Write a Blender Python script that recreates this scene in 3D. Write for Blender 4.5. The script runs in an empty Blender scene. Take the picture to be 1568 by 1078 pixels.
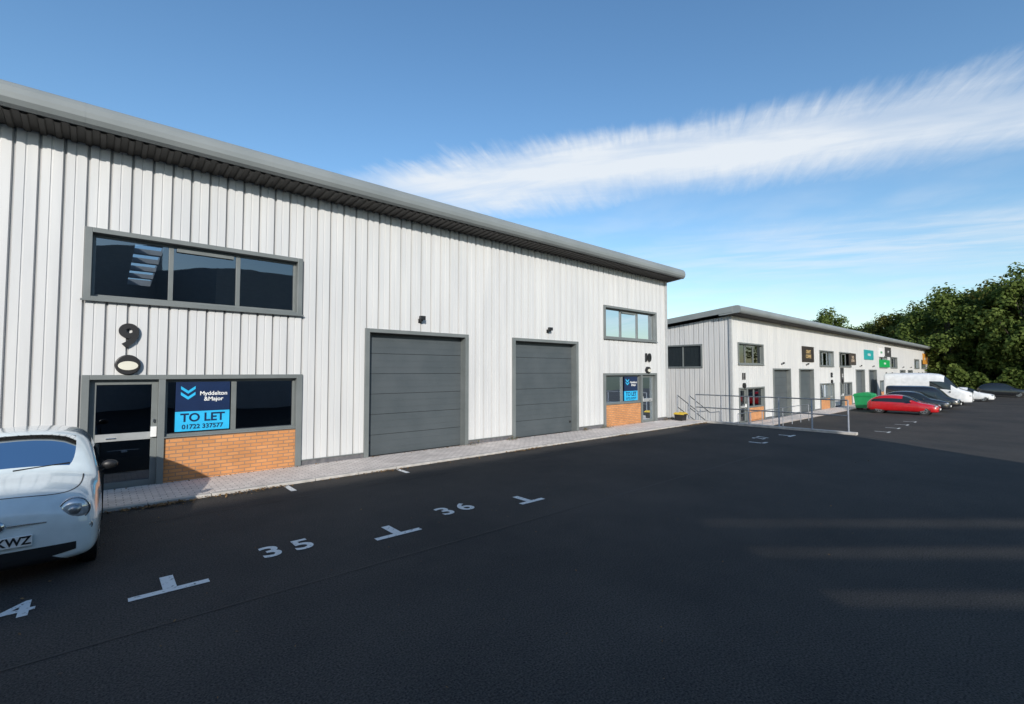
import bpy, math, random
from mathutils import Vector, Matrix
random.seed(7)
R = math.radians
scene = bpy.context.scene
COL = scene.collection
scene.view_settings.view_transform = 'Standard'
scene.view_settings.look = 'None'
scene.view_settings.exposure = 0

# ------------------------------------------------------------------ materials
def newmat(name):
    m = bpy.data.materials.new(name); m.use_nodes = True
    nt = m.node_tree
    return m, nt, nt.nodes['Principled BSDF']

def noisemix(name, c1, c2, scale=3.0, rough=0.5, metal=0.0, detail=6, bump=0.0, bscale=None, lo=0.35, hi=0.65, stretch=None, spec=None, coat=0):
    m, nt, b = newmat(name)
    tc = nt.nodes.new('ShaderNodeTexCoord')
    src = tc.outputs['Object']
    if stretch:
        mp = nt.nodes.new('ShaderNodeMapping'); mp.inputs['Scale'].default_value = stretch
        nt.links.new(src, mp.inputs['Vector']); src = mp.outputs[0]
    n = nt.nodes.new('ShaderNodeTexNoise'); n.inputs['Scale'].default_value = scale; n.inputs['Detail'].default_value = detail
    nt.links.new(src, n.inputs['Vector'])
    r = nt.nodes.new('ShaderNodeValToRGB')
    r.color_ramp.elements[0].position = lo; r.color_ramp.elements[1].position = hi
    r.color_ramp.elements[0].color = (*c1, 1); r.color_ramp.elements[1].color = (*c2, 1)
    nt.links.new(n.outputs['Fac'], r.inputs['Fac'])
    nt.links.new(r.outputs['Color'], b.inputs['Base Color'])
    b.inputs['Roughness'].default_value = rough; b.inputs['Metallic'].default_value = metal
    if spec is not None: b.inputs['Specular IOR Level'].default_value = spec
    if coat: b.inputs['Coat Weight'].default_value = coat; b.inputs['Coat Roughness'].default_value = 0.05
    if bump:
        n2 = nt.nodes.new('ShaderNodeTexNoise'); n2.inputs['Scale'].default_value = bscale or scale*5; n2.inputs['Detail'].default_value = 4
        nt.links.new(src, n2.inputs['Vector'])
        bp = nt.nodes.new('ShaderNodeBump'); bp.inputs['Strength'].default_value = bump; bp.inputs['Distance'].default_value = 0.01
        nt.links.new(n2.outputs['Fac'], bp.inputs['Height']); nt.links.new(bp.outputs[0], b.inputs['Normal'])
    return m

def flat(name, c, rough=0.5, metal=0.0, spec=0.5, coat=0):
    return noisemix(name, tuple(x*0.92 for x in c), tuple(min(1, x*1.06) for x in c), scale=4, rough=rough, metal=metal, spec=spec, coat=coat)

M = {}
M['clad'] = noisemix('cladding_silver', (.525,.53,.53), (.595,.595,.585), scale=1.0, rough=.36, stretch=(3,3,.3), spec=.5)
M['cladrib'] = noisemix('cladding_groove_dark', (.23,.235,.235), (.34,.34,.34), scale=1.0, rough=.5, stretch=(3,3,.3), spec=.4)  # darker grey used on the groove floors of the cladding
M['flash'] = noisemix('flashing_grey', (.135,.15,.148), (.165,.18,.178), scale=1.5, rough=.42)
M['frame'] = flat('window_frame_grey', (.15,.165,.162), .4)
M['fascia'] = noisemix('fascia_grey', (.19,.21,.21), (.225,.245,.245), scale=.8, rough=.42)
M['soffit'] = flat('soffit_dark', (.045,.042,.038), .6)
M['roof'] = flat('roof_sheet', (.25,.26,.26), .5)
M['roller'] = noisemix('roller_grey', (.062,.075,.082), (.075,.088,.095), scale=1.5, rough=.5)
M['plinth'] = noisemix('plinth_brick', (.09,.09,.10), (.15,.145,.15), scale=9, rough=.85)
M['inner'] = flat('interior_wall', (.16,.18,.21), .8)
M['floor'] = flat('interior_floor', (.12,.12,.13), .7)
M['black'] = flat('black_plastic', (.012,.012,.013), .45)
M['rubber'] = flat('rubber', (.02,.02,.02), .8)
M['seat'] = flat('seat_fabric', (.30,.28,.25), .8)
M['white'] = flat('white_plastic', (.75,.75,.73), .4)
M['cream'] = flat('cream_disc', (.62,.60,.50), .5)
M['galv'] = noisemix('galvanised', (.30,.31,.32), (.42,.43,.44), scale=8, rough=.45, metal=.4)
M['chrome'] = flat('chrome', (.6,.6,.6), .15, 1.0)
M['alloy'] = flat('alloy', (.35,.36,.37), .3, .8)
M['navy'] = flat('sign_navy', (.008,.022,.07), .35)
M['cyan'] = flat('sign_cyan', (.03,.42,.72), .35)
M['kerb'] = noisemix('concrete_kerb', (.36,.34,.31), (.50,.47,.43), scale=5, rough=.85, bump=.3)
M['bark'] = noisemix('bark', (.05,.035,.025), (.10,.08,.06), scale=4, rough=.9)
M['bin_green'] = flat('bin_green', (.01,.25,.08), .45)
M['yellow'] = flat('grit_yellow', (.55,.38,.04), .5)
M['leafbrown'] = noisemix('leaf_litter', (.08,.045,.02), (.25,.15,.06), scale=6, rough=.9)
M['weed'] = noisemix('weed_green', (.05,.08,.02), (.10,.12,.04), scale=6, rough=.9)
M['brown'] = flat('warehouse_cladding', (.30,.33,.36), .6)
M['carwhite'] = flat('paint_pale_blue_white', (.62,.69,.70), .22, 0, .5, 1)
M['carred'] = flat('paint_red', (.42,.008,.012), .25, 0, .5, 1)
M['carblack'] = flat('paint_black', (.012,.013,.016), .25, 0, .5, 1)
M['vanwhite'] = flat('paint_white', (.68,.69,.70), .3, 0, .5, 1)
M['seam'] = flat('bitumen_seam', (.026,.026,.027), .7)
M['door_rail']=flat('door_rail',(.30,.31,.31),.4)
M['cornerf']=flat('corner_flashing',(.38,.39,.39),.45)

m, nt, b = newmat('headlamp_glass'); b.inputs['Base Color'].default_value=(.55,.58,.6,1); b.inputs['Roughness'].default_value=.06; b.inputs['Metallic'].default_value=.5
M['lens'] = m
def glassmat(name, tint, ior, wav=.15):
    m, nt, b = newmat(name)
    nt.nodes.remove(b)
    out = [n for n in nt.nodes if n.type == 'OUTPUT_MATERIAL'][0]
    tr = nt.nodes.new('ShaderNodeBsdfTransparent'); tr.inputs[0].default_value = (*tint,1)
    gl = nt.nodes.new('ShaderNodeBsdfGlossy'); gl.inputs['Roughness'].default_value=.015; gl.inputs[0].default_value=(.85,.92,1,1)
    fr = nt.nodes.new('ShaderNodeFresnel'); fr.inputs['IOR'].default_value=ior
    tc = nt.nodes.new('ShaderNodeTexCoord'); nz = nt.nodes.new('ShaderNodeTexNoise'); nz.inputs['Scale'].default_value=.8
    bp = nt.nodes.new('ShaderNodeBump'); bp.inputs['Strength'].default_value=wav; bp.inputs['Distance'].default_value=.02
    nt.links.new(tc.outputs['Object'],nz.inputs['Vector']); nt.links.new(nz.outputs['Fac'],bp.inputs['Height']); nt.links.new(bp.outputs[0],gl.inputs['Normal'])
    mx = nt.nodes.new('ShaderNodeMixShader')
    nt.links.new(fr.outputs[0], mx.inputs[0]); nt.links.new(tr.outputs[0], mx.inputs[1]); nt.links.new(gl.outputs[0], mx.inputs[2])
    nt.links.new(mx.outputs[0], out.inputs[0]); return m
M['glass'] = glassmat('window_glass',(.30,.35,.42),2.4)
M['sglass'] = glassmat('windscreen_glass',(.72,.78,.76),1.4,0)
m, nt, b = newmat('car_glass'); b.inputs['Base Color'].default_value=(.015,.02,.022,1); b.inputs['Roughness'].default_value=.04; b.inputs['Specular IOR Level'].default_value=.8
M['cglass'] = m

def brickmat(name, c1, c2, cm, w, h, axes, mortar=.008, rough=.85):
    m, nt, b = newmat(name)
    tc = nt.nodes.new('ShaderNodeTexCoord'); sp = nt.nodes.new('ShaderNodeSeparateXYZ'); cb = nt.nodes.new('ShaderNodeCombineXYZ')
    nt.links.new(tc.outputs['Object'], sp.inputs[0])
    nt.links.new(sp.outputs[axes[0]], cb.inputs[0]); nt.links.new(sp.outputs[axes[1]], cb.inputs[1])
    bt = nt.nodes.new('ShaderNodeTexBrick')
    bt.inputs['Scale'].default_value = 1; bt.inputs['Brick Width'].default_value = w; bt.inputs['Row Height'].default_value = h
    bt.inputs['Mortar Size'].default_value = mortar; bt.inputs['Mortar Smooth'].default_value=.2
    bt.inputs['Color1'].default_value = (*c1,1); bt.inputs['Color2'].default_value=(*c2,1); bt.inputs['Mortar'].default_value=(*cm,1)
    nt.links.new(cb.outputs[0], bt.inputs['Vector'])
    n = nt.nodes.new('ShaderNodeTexNoise'); n.inputs['Scale'].default_value = 2.2; n.inputs['Detail'].default_value=8
    nt.links.new(tc.outputs['Object'], n.inputs['Vector'])
    mr = nt.nodes.new('ShaderNodeMapRange'); mr.inputs['To Min'].default_value=.65; mr.inputs['To Max'].default_value=1.25
    nt.links.new(n.outputs['Fac'], mr.inputs['Value'])
    mul = nt.nodes.new('ShaderNodeMix'); mul.data_type='RGBA'; mul.blend_type='MULTIPLY'; mul.inputs['Factor'].default_value=1
    nt.links.new(bt.outputs['Color'], mul.inputs['A']); nt.links.new(mr.outputs[0], mul.inputs['B'])
    nt.links.new(mul.outputs['Result'], b.inputs['Base Color']); b.inputs['Roughness'].default_value=rough
    bp = nt.nodes.new('ShaderNodeBump'); bp.inputs['Strength'].default_value=.5; bp.inputs['Distance'].default_value=.006; bp.invert=True
    nt.links.new(bt.outputs['Fac'], bp.inputs['Height']); nt.links.new(bp.outputs[0], b.inputs['Normal'])
    return m
M['brick'] = brickmat('buff_brick', (.60,.27,.10), (.52,.22,.075), (.30,.18,.11), .225, .075, ('X','Z'), mortar=.010)
M['paver'] = brickmat('pale_pavers', (.74,.67,.61), (.64,.57,.52), (.34,.30,.27), .20, .10, ('X','Y'))

def asphalt(name):
    m, nt, b = newmat(name)
    tc = nt.nodes.new('ShaderNodeTexCoord')
    n1 = nt.nodes.new('ShaderNodeTexNoise'); n1.inputs['Scale'].default_value=.3; n1.inputs['Detail'].default_value=8; n1.inputs['Roughness'].default_value=.68
    n2 = nt.nodes.new('ShaderNodeTexNoise'); n2.inputs['Scale'].default_value=60; n2.inputs['Detail'].default_value=4
    n3 = nt.nodes.new('ShaderNodeTexVoronoi'); n3.inputs['Scale'].default_value=80
    for n in (n1,n2,n3): nt.links.new(tc.outputs['Object'], n.inputs['Vector'])
    r = nt.nodes.new('ShaderNodeValToRGB')
    r.color_ramp.elements[0].position=.32; r.color_ramp.elements[1].position=.7
    r.color_ramp.elements[0].color=(.030,.030,.030,1); r.color_ramp.elements[1].color=(.064,.057,.051,1)
    nt.links.new(n1.outputs['Fac'], r.inputs['Fac'])
    mr = nt.nodes.new('ShaderNodeMapRange'); mr.inputs['From Min'].default_value=.3; mr.inputs['From Max'].default_value=.7
    mr.inputs['To Min'].default_value=.35; mr.inputs['To Max'].default_value=1.9
    nt.links.new(n2.outputs['Fac'], mr.inputs['Value'])
    mul = nt.nodes.new('ShaderNodeMix'); mul.data_type='RGBA'; mul.blend_type='MULTIPLY'; mul.inputs['Factor'].default_value=1
    nt.links.new(r.outputs['Color'], mul.inputs['A']); nt.links.new(mr.outputs[0], mul.inputs['B'])
    nt.links.new(mul.outputs['Result'], b.inputs['Base Color'])
    b.inputs['Roughness'].default_value=.85; b.inputs['Specular IOR Level'].default_value=.2
    bp = nt.nodes.new('ShaderNodeBump'); bp.inputs['Strength'].default_value=.8; bp.inputs['Distance'].default_value=.01
    nt.links.new(n3.outputs['Distance'], bp.inputs['Height']); nt.links.new(bp.outputs[0], b.inputs['Normal'])
    return m
M['asphalt'] = asphalt('asphalt')
M['grass'] = noisemix('grass_ground', (.035,.05,.018), (.07,.08,.03), scale=.5, rough=.95)
M['paint'] = noisemix('road_paint', (.10,.10,.10), (.70,.70,.68), scale=22, rough=.7, lo=.30, hi=.42, detail=8)
def foliage(name, c1, c2, sc):
    m, nt, b = newmat(name)
    tc = nt.nodes.new('ShaderNodeTexCoord')
    n1 = nt.nodes.new('ShaderNodeTexNoise'); n1.inputs['Scale'].default_value=sc; n1.inputs['Detail'].default_value=4
    nt.links.new(tc.outputs['Object'], n1.inputs['Vector'])
    r = nt.nodes.new('ShaderNodeValToRGB'); r.color_ramp.elements[0].position=.35; r.color_ramp.elements[1].position=.68
    r.color_ramp.elements[0].color=(*c1,1); r.color_ramp.elements[1].color=(*c2,1)
    nt.links.new(n1.outputs['Fac'], r.inputs['Fac']); nt.links.new(r.outputs['Color'], b.inputs['Base Color'])
    b.inputs['Roughness'].default_value=.7; b.inputs['Specular IOR Level'].default_value=.15
    # light passing through leaves
    out=[n for n in nt.nodes if n.type=='OUTPUT_MATERIAL'][0]
    tl=nt.nodes.new('ShaderNodeBsdfTranslucent'); nt.links.new(r.outputs['Color'],tl.inputs[0])
    mx=nt.nodes.new('ShaderNodeMixShader'); mx.inputs[0].default_value=.3
    nt.links.new(b.outputs[0],mx.inputs[1]); nt.links.new(tl.outputs[0],mx.inputs[2]); nt.links.new(mx.outputs[0],out.inputs[0])
    return m
M['leaf'] = foliage('foliage_green', (.055,.09,.018), (.13,.17,.04), .9)
M['leaf2'] = foliage('foliage_autumn', (.075,.09,.02), (.19,.18,.045), .9)

# ------------------------------------------------------------------ mesh helpers
class MB:
    def __init__(s): s.v=[]; s.f=[]; s.m=[]; s.mats=[]
    def mi(s, k):
        if k not in s.mats: s.mats.append(k)
        return s.mats.index(k)
    def poly(s, pts, k):
        i=len(s.v); s.v+= [tuple(p) for p in pts]; s.f.append(list(range(i,i+len(pts)))); s.m.append(s.mi(k))
    def box(s, x0,x1,y0,y1,z0,z1,k):
        if x0>x1:x0,x1=x1,x0
        if y0>y1:y0,y1=y1,y0
        if z0>z1:z0,z1=z1,z0
        i=len(s.v)
        s.v+=[(x0,y0,z0),(x1,y0,z0),(x1,y1,z0),(x0,y1,z0),(x0,y0,z1),(x1,y0,z1),(x1,y1,z1),(x0,y1,z1)]
        for q in ((0,3,2,1),(4,5,6,7),(0,1,5,4),(1,2,6,5),(2,3,7,6),(3,0,4,7)):
            s.f.append([i+a for a in q]); s.m.append(s.mi(k))
    def prism(s, pts, a, b, axis, k, caps=True):
        def P(p,t):
            return (t,p[0],p[1]) if axis=='x' else ((p[0],t,p[1]) if axis=='y' else (p[0],p[1],t))
        i=len(s.v); n=len(pts)
        s.v+=[P(p,a) for p in pts]+[P(p,b) for p in pts]
        for j in range(n):
            s.f.append([i+j,i+(j+1)%n,i+n+(j+1)%n,i+n+j]); s.m.append(s.mi(k))
        if caps:
            s.f.append([i+j for j in range(n)]); s.m.append(s.mi(k))
            s.f.append([i+n+j for j in reversed(range(n))]); s.m.append(s.mi(k))
    def cyl(s, p0, p1, r0, r1, k, n=12, caps=True):
        p0=Vector(p0); p1=Vector(p1); d=(p1-p0).normalized()
        a=d.orthogonal().normalized(); b=d.cross(a)
        i=len(s.v)
        for p,r in ((p0,r0),(p1,r1)):
            for j in range(n):
                t=2*math.pi*j/n; s.v.append(tuple(p+a*math.cos(t)*r+b*math.sin(t)*r))
        for j in range(n):
            s.f.append([i+j,i+(j+1)%n,i+n+(j+1)%n,i+n+j]); s.m.append(s.mi(k))
        if caps:
            s.f.append([i+j for j in range(n)]); s.m.append(s.mi(k))
            s.f.append([i+n+j for j in range(n)]); s.m.append(s.mi(k))
    def make(s, name, parent=None, smooth=False, inv=True, bevel=0, subsurf=0):
        me=bpy.data.meshes.new(name); me.from_pydata(s.v,[],s.f)
        for k in s.mats: me.materials.append(M[k])
        for p,mi in zip(me.polygons,s.m):
            p.material_index=mi; p.use_smooth=smooth
        me.update()
        ob=bpy.data.objects.new(name,me); COL.objects.link(ob)
        if parent: setp(ob,parent,inv)
        if bevel:
            md=ob.modifiers.new('bevel','BEVEL'); md.width=bevel; md.segments=2; md.limit_method='ANGLE'
        if subsurf:
            md=ob.modifiers.new('sub','SUBSURF'); md.levels=subsurf; md.render_levels=subsurf
        return ob
def setp(ob,parent,inv=True):
    ob.parent=parent
    if inv: ob.matrix_parent_inverse=Matrix.Translation(parent.location).inverted()
def empty(name, loc=(0,0,0), rz=0):
    e=bpy.data.objects.new(name,None); e.location=loc; e.rotation_euler=(0,0,rz); e.empty_display_size=.3
    COL.objects.link(e); return e
def text(name, body, loc, size, k, parent=None, rot=(R(90),0,0), ext=.003, bold=0.0, align='CENTER', sx=1, sy=1, spacing=1, inv=True):
    c=bpy.data.curves.new(name,'FONT'); c.body=body; c.size=size; c.extrude=ext; c.offset=bold; c.align_x=align; c.align_y='CENTER'; c.space_character=spacing
    c.materials.append(M[k]); o=bpy.data.objects.new(name,c); o.location=loc; o.rotation_euler=rot; o.scale=(sx,sy,1)
    COL.objects.link(o)
    if parent: setp(o,parent,inv)
    return o

# ------------------------------------------------------------------ terrain
DROP=.9
def sst(t): t=max(0,min(1,t)); return t*t*(3-2*t)
def zg(x,y):
    k=sst((y-3.2)/1.3)
    L=9.0*(1-k)+.12*k; s0=19.0*(1-k)+20.45*k
    return -DROP*sst((x-s0)/L)
def grid(name,xs,ys,dz,k):
    mb=MB(); v=[(x,y,zg(x,y)+dz) for y in ys for x in xs]; f=[]
    nx=len(xs)
    for j in range(len(ys)-1):
        for i in range(nx-1): f.append([j*nx+i,j*nx+i+1,(j+1)*nx+i+1,(j+1)*nx+i])
    mb.v=v; mb.f=f; mb.m=[0]*len(f); mb.mats=[k]
    return mb.make(name,smooth=True)
xs=[-40,-20,0,10,17]+[18+.25*i for i in range(9)]+[20.3,20.45,20.48,20.51,20.54,20.57,20.6]+[20.8+.5*i for i in range(22)]+[35,50,70,95,118]
ys=[-26,-10,-2,2]+[3+.15*i for i in range(13)]+[5.5,8,10.2]+[11,14,20,26]
grid('asphalt_yard',xs,ys,0,'asphalt')
xs2=[-1500,-300,-60]+xs+[300,1500]; ys2=[-1500,-300,-60]+ys+[60,300,1500]
grid('ground',xs2,ys2,-.03,'grass')

# ------------------------------------------------------------------ camera
cd=bpy.data.cameras.new('camera'); cam=bpy.data.objects.new('camera',cd); COL.objects.link(cam)
cam.location=(0,0,2.25); cam.rotation_euler=(R(92.4),0,R(-41.4))
cd.sensor_width=36; cd.lens=720/1568*36; cd.clip_end=5000; cd.clip_start=.05
scene.camera=cam

# ------------------------------------------------------------------ cladding
PITCH=.321
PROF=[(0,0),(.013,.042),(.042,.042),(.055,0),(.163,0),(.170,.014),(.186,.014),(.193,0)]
def polyline(s0,s1,off,extra):
    pts=[]
    k=math.floor((s0-off)/PITCH)
    while off+k*PITCH < s1:
        for ds,d in PROF: pts.append((off+k*PITCH+ds,d))
        k+=1
    pts.append((off+k*PITCH,0))
    def dep(s):
        for (a,da),(b,db) in zip(pts,pts[1:]):
            if a<=s<=b: return da+(db-da)*(s-a)/max(1e-9,b-a)
        return 0
    res=[(s,d) for s,d in pts if s0<s<s1]
    for e in [s0,s1]+extra:
        if s0<=e<=s1: res.append((e,dep(e)))
    res.sort()
    out=[]
    for p in res:
        if not out or p[0]-out[-1][0]>1e-5: out.append(p)
    return out
def clad(mb,s0,s1,off,z0,ztop,opens,mapf,k='clad'):
    ex=[]
    for o in opens: ex+= [o[0],o[1]]
    pl=polyline(s0,s1,off,ex)
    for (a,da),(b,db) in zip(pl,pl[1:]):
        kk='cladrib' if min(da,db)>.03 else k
        mid=(a+b)/2; cuts=sorted([(o[2],o[3]) for o in opens if o[0]<mid<o[1]])
        z=z0; segs=[]
        for c0,c1 in cuts:
            if c0>z: segs.append((z,c0,False))
            z=max(z,c1)
        segs.append((z,None,True))
        for q0,q1,top in segs:
            if top: mb.poly([mapf(a,da,q0),mapf(b,db,q0),mapf(b,db,ztop(b)),mapf(a,da,ztop(a))],kk)
            else: mb.poly([mapf(a,da,q0),mapf(b,db,q0),mapf(b,db,q1),mapf(a,da,q1)],kk)

W=10.475
def building(name, x0, nunits, Y0, zb, first_mirror, roofl, endwin=False):
    x1=x0+W*nunits; depth=14.0
    E=empty(name,(x0,Y0,zb))
    opens=[]; wall=MB(); fl=MB(); fr=MB(); gl=MB(); rd=MB(); br=MB(); misc=MB()
    mir=first_mirror
    zt=6.49
    for u in range(nunits):
        L=x0+W*u
        X=(lambda a,L=L,mir=mir: L+W-a if mir else L+a)
        def B(mb,a0,a1,y0,y1,z0,z1,k): mb.box(X(a0),X(a1),Y0+y0,Y0+y1,zb+z0,zb+z1,k)
        def O(a0,a1,z0,z1): opens.append((min(X(a0),X(a1)),max(X(a0),X(a1)),zb+z0,zb+z1))
        a0,a1,z0,z1=.865,4.705,3.58,4.93
        O(a0+.035,4.67,3.61,4.90)
        B(fl,a0,a0+.11,-.055,.17,z0,z1,'flash'); B(fl,a1-.11,a1,-.055,.17,z0,z1,'flash')
        B(fl,a0+.11,a1-.11,-.055,.17,z1-.09,z1,'flash'); B(fl,a0+.11,a1-.11,-.055,.17,z0,z0+.07,'flash')
        B(fl,a0-.03,a1+.03,-.09,-.057,z0-.025,z0+.012,'flash')
        i0,i1,j0,j1=a0+.11,a1-.11,z0+.07,z1-.09
        t=.05
        B(fr,i0,i0+t,.10,.17,j0,j1,'frame');B(fr,i1-t,i1,.10,.17,j0,j1,'frame')
        B(fr,i0+t,i1-t,.10,.17,j0,j0+t,'frame');B(fr,i0+t,i1-t,.10,.17,j1-t,j1,'frame')
        for q in (1,2):
            c=i0+(i1-i0)*q/3; B(fr,c-.04,c+.04,.098,.172,j0+t,j1-t,'frame')
        B(fr,i0+(i1-i0)/3+.09,i0+(i1-i0)*2/3-.09,.085,.096,j1-.13,j1-.055,'frame')
        gl.poly([(X(i0),Y0+.14,zb+j0),(X(i1),Y0+.14,zb+j0),(X(i1),Y0+.14,zb+j1),(X(i0),Y0+.14,zb+j1)],'glass')
        O(.93,4.71,0,2.16)
        a0,a1,z1=.895,4.745,2.19
        B(fl,a0,a0+.11,-.055,.19,.0,z1,'flash'); B(fl,a1-.13,a1,-.055,.19,.0,z1,'flash')
        B(fl,a0+.11,a1-.13,-.055,.19,z1-.09,z1,'flash')
        d0,d1=a0+.11,2.03
        B(fl,d1,d1+.11,-.05,.19,0.02,z1-.09,'flash')
        w0,w1=d1+.11,a1-.13
        B(fr,d0,d0+.10,.07,.15,.03,z1-.09,'frame');B(fr,d1-.10,d1,.07,.15,.03,z1-.09,'frame')
        B(fr,d0+.10,d1-.10,.07,.15,z1-.19,z1-.09,'frame');B(fr,d0+.10,d1-.10,.07,.15,.03,.15,'frame')
        B(fr,d0+.10,d1-.10,.068,.152,.93,1.07,'door_rail')
        gl.poly([(X(d0),Y0+.11,zb+.05),(X(d1),Y0+.11,zb+.05),(X(d1),Y0+.11,zb+z1-.1),(X(d0),Y0+.11,zb+z1-.1)],'glass')
        B(misc,d1-.105,d1-.01,-.0,.066,.97,1.17,'white'); B(misc,d1-.07,d1-.05,.02,.066,1.25,1.32,'chrome')
        B(misc,d0+.25,d0+.40,.045,.066,.975,.995,'chrome')
        B(fr,w0,w1,.02,.17,.94,1.0,'frame')
        B(fl,w0,w1,-.045,.018,.925,.955,'flash')
        B(fr,w0,w0+.05,.09,.16,1.0,z1-.09,'frame');B(fr,w1-.05,w1,.09,.16,1.0,z1-.09,'frame')
        B(fr,w0+.05,w1-.05,.09,.16,z1-.15,z1-.09,'frame')
        c=(w0+w1)/2-.02; B(fr,c-.05,c+.05,.088,.162,1.0,z1-.15,'frame')
        gl.poly([(X(w0),Y0+.13,zb+1.0),(X(w1),Y0+.13,zb+1.0),(X(w1),Y0+.13,zb+z1-.1),(X(w0),Y0+.13,zb+z1-.1)],'glass')
        B(br,w0,w1,.0,.19,0,.923,'brick')
        O(6.32,9.54,0,3.35)
        a0,a1,z1=6.285,9.575,3.38
        B(fl,a0,a0+.12,-.06,.24,0,z1,'flash'); B(fl,a1-.12,a1,-.06,.24,0,z1,'flash')
        B(fl,a0+.12,a1-.12,-.06,.24,z1-.10,z1,'flash')
        hgt=(z1-.10-.03)/6
        for q in range(6):
            B(rd,a0+.12,a1-.12,.20,.24,.03+q*hgt+.006,.03+(q+1)*hgt-.006,'roller')
            for g in (.33,.66):
                B(rd,a0+.12,a1-.12,.195,.1995,.03+q*hgt+g*hgt-.008,.03+q*hgt+g*hgt+.008,'roller')
        B(rd,a0+.12,a1-.12,.215,.25,.0,z1-.1,'black')
        B(misc,a0+.2,a0+.26,.17,.199,.35,.42,'black')
        c=7.9
        B(misc,c-.03,c+.03,-.14,-.0,3.66,3.70,'black'); B(misc,c-.08,c+.08,-.20,-.10,3.70,3.81,'black'); B(misc,c-.05,c+.05,-.02,-.0,3.62,3.74,'black')
        for p0,p1 in ((0,.895),(4.745,6.285),(9.575,W)):
            B(br,p0,p1,.004,.10,0,.16,'plinth')
            B(fl,p0,p1,-.02,.003,.155,.18,'flash')
        mir=not mir
    clad(wall,x0,x1,-1.21,zb+.17,lambda s:zb+zt,opens,lambda s,d,z:(s,Y0+d,z))
    slope=.1
    eo=[]
    if endwin: eo=[(Y0+1.75,Y0+4.4,zb+3.38,zb+4.86)]
    clad(wall,Y0,Y0+depth,Y0+.05,zb+.17,lambda s:zb+zt-.03-slope*(s-Y0),eo,lambda s,d,z:(x0+d,s,z))
    clad(wall,Y0,Y0+depth,Y0+.05,zb+.17,lambda s:zb+zt-.03-slope*(s-Y0),[],lambda s,d,z:(x1-d,s,z))
    br.box(x0+.01,x0+.1,Y0+.1,Y0+depth,zb-.3,zb+.17,'plinth'); br.box(x1-.1,x1-.01,Y0+.1,Y0+depth,zb-1.0,zb+.17,'plinth')
    if endwin:
        y0,y1,z0,z1=Y0+1.75,Y0+4.4,zb+3.38,zb+4.86
        fl.box(x0-.05,x0+.12,y0,y0+.1,z0,z1,'flash');fl.box(x0-.05,x0+.12,y1-.1,y1,z0,z1,'flash')
        fl.box(x0-.05,x0+.12,y0+.1,y1-.1,z0,z0+.1,'flash');fl.box(x0-.05,x0+.12,y0+.1,y1-.1,z1-.1,z1,'flash')
        fr.box(x0+.04,x0+.1,(y0+y1)/2-.04,(y0+y1)/2+.04,z0+.1,z1-.1,'frame')
        gl.poly([(x0+.08,y0,z0),(x0+.08,y1,z0),(x0+.08,y1,z1),(x0+.08,y0,z1)],'cglass')
    for cx,sx in ((x0,-1),(x1,1)):
        fl.box(cx-.06*(sx<0)-.10*(sx>0),cx+.06*(sx>0)+.10*(sx<0),Y0-.045,Y0+.1,zb+.165,zb+zt-.02,'cornerf')
    xa,xb=x0-.45,x1+.42
    nose=MB()
    prof=[(Y0,zt),(Y0-.60,zt+.06),(Y0-.66,zt+.05),(Y0-.73,zt+.09),(Y0-.775,zt+.17),(Y0-.785,zt+.26),(Y0-.765,zt+.36),(Y0-.71,zt+.44),(Y0-.63,zt+.485),(Y0-.50,zt+.49),(Y0+.5,zt+.39),(Y0+.5,zt-.03)]
    nose.prism([(a,b+zb) for a,b in prof],xa,xb,'x','fascia')
    nose.make('roof_eaves',E)
    nose=MB()
    for s in range(int((xb-xa)/3.0)+1):
        xx=xa+3.0*s+1.2
        if xx<xb: nose.prism([(a-.002,b+zb+(.002 if b>zt+.2 else -.002)) for a,b in prof[3:10]]+[(Y0-.5,zb+zt+.2)],xx,xx+.03,'x','fascia')
    nose.make('eaves_joints',E)
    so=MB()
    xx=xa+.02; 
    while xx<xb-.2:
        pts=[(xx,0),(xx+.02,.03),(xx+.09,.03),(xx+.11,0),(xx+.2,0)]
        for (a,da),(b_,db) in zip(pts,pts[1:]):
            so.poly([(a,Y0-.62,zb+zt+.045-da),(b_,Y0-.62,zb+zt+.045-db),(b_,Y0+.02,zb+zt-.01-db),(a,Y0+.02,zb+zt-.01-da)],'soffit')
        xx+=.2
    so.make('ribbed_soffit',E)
    rf=MB()
    def slab(xa_,xb_,ya,yb):
        f=lambda y: zb+zt+.40-slope*(y-Y0)
        rf.prism([(ya,f(ya)),(yb,f(yb)),(yb,f(yb)-.22),(ya,f(ya)-.22)],xa_,xb_,'x','roof')
    slab(xa,xb,Y0+.5,Y0+3.2)
    slab(xa,xb,Y0+11.2,Y0+depth+.2)
    if roofl:
        c=xa; 
        for g0,g1 in roofl:
            slab(c,g0,Y0+3.2,Y0+11.2); c=g1
            for q in range(1,8): rf.box(g0,g1,Y0+3.2+q-.12,Y0+3.2+q+.12,zb+zt+.40-slope*(3.2+q)-.2,zb+zt+.40-slope*(3.2+q)-.05,'roof')
        slab(c,xb,Y0+3.2,Y0+11.2)
    else: slab(xa,xb,Y0+3.2,Y0+11.2)
    rf.make('roof',E)
    vt=MB()
    for q0,q1 in ((xa-.03,xa+.06),(xb-.06,xb+.03)):
        f=lambda y: zb+zt+.43-slope*(y-Y0)
        vt.prism([(Y0-.3,f(Y0-.3)),(Y0+depth+.25,f(Y0+depth+.25)),(Y0+depth+.25,f(Y0+depth+.25)-.33),(Y0-.3,f(Y0-.3)-.33)],q0,q1,'x','fascia')
    vt.make('verge_trim',E)
    it=MB()
    it.box(x0+.15,x1-.15,Y0+.3,Y0+depth,zb-.05,zb+.02,'floor')
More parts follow.
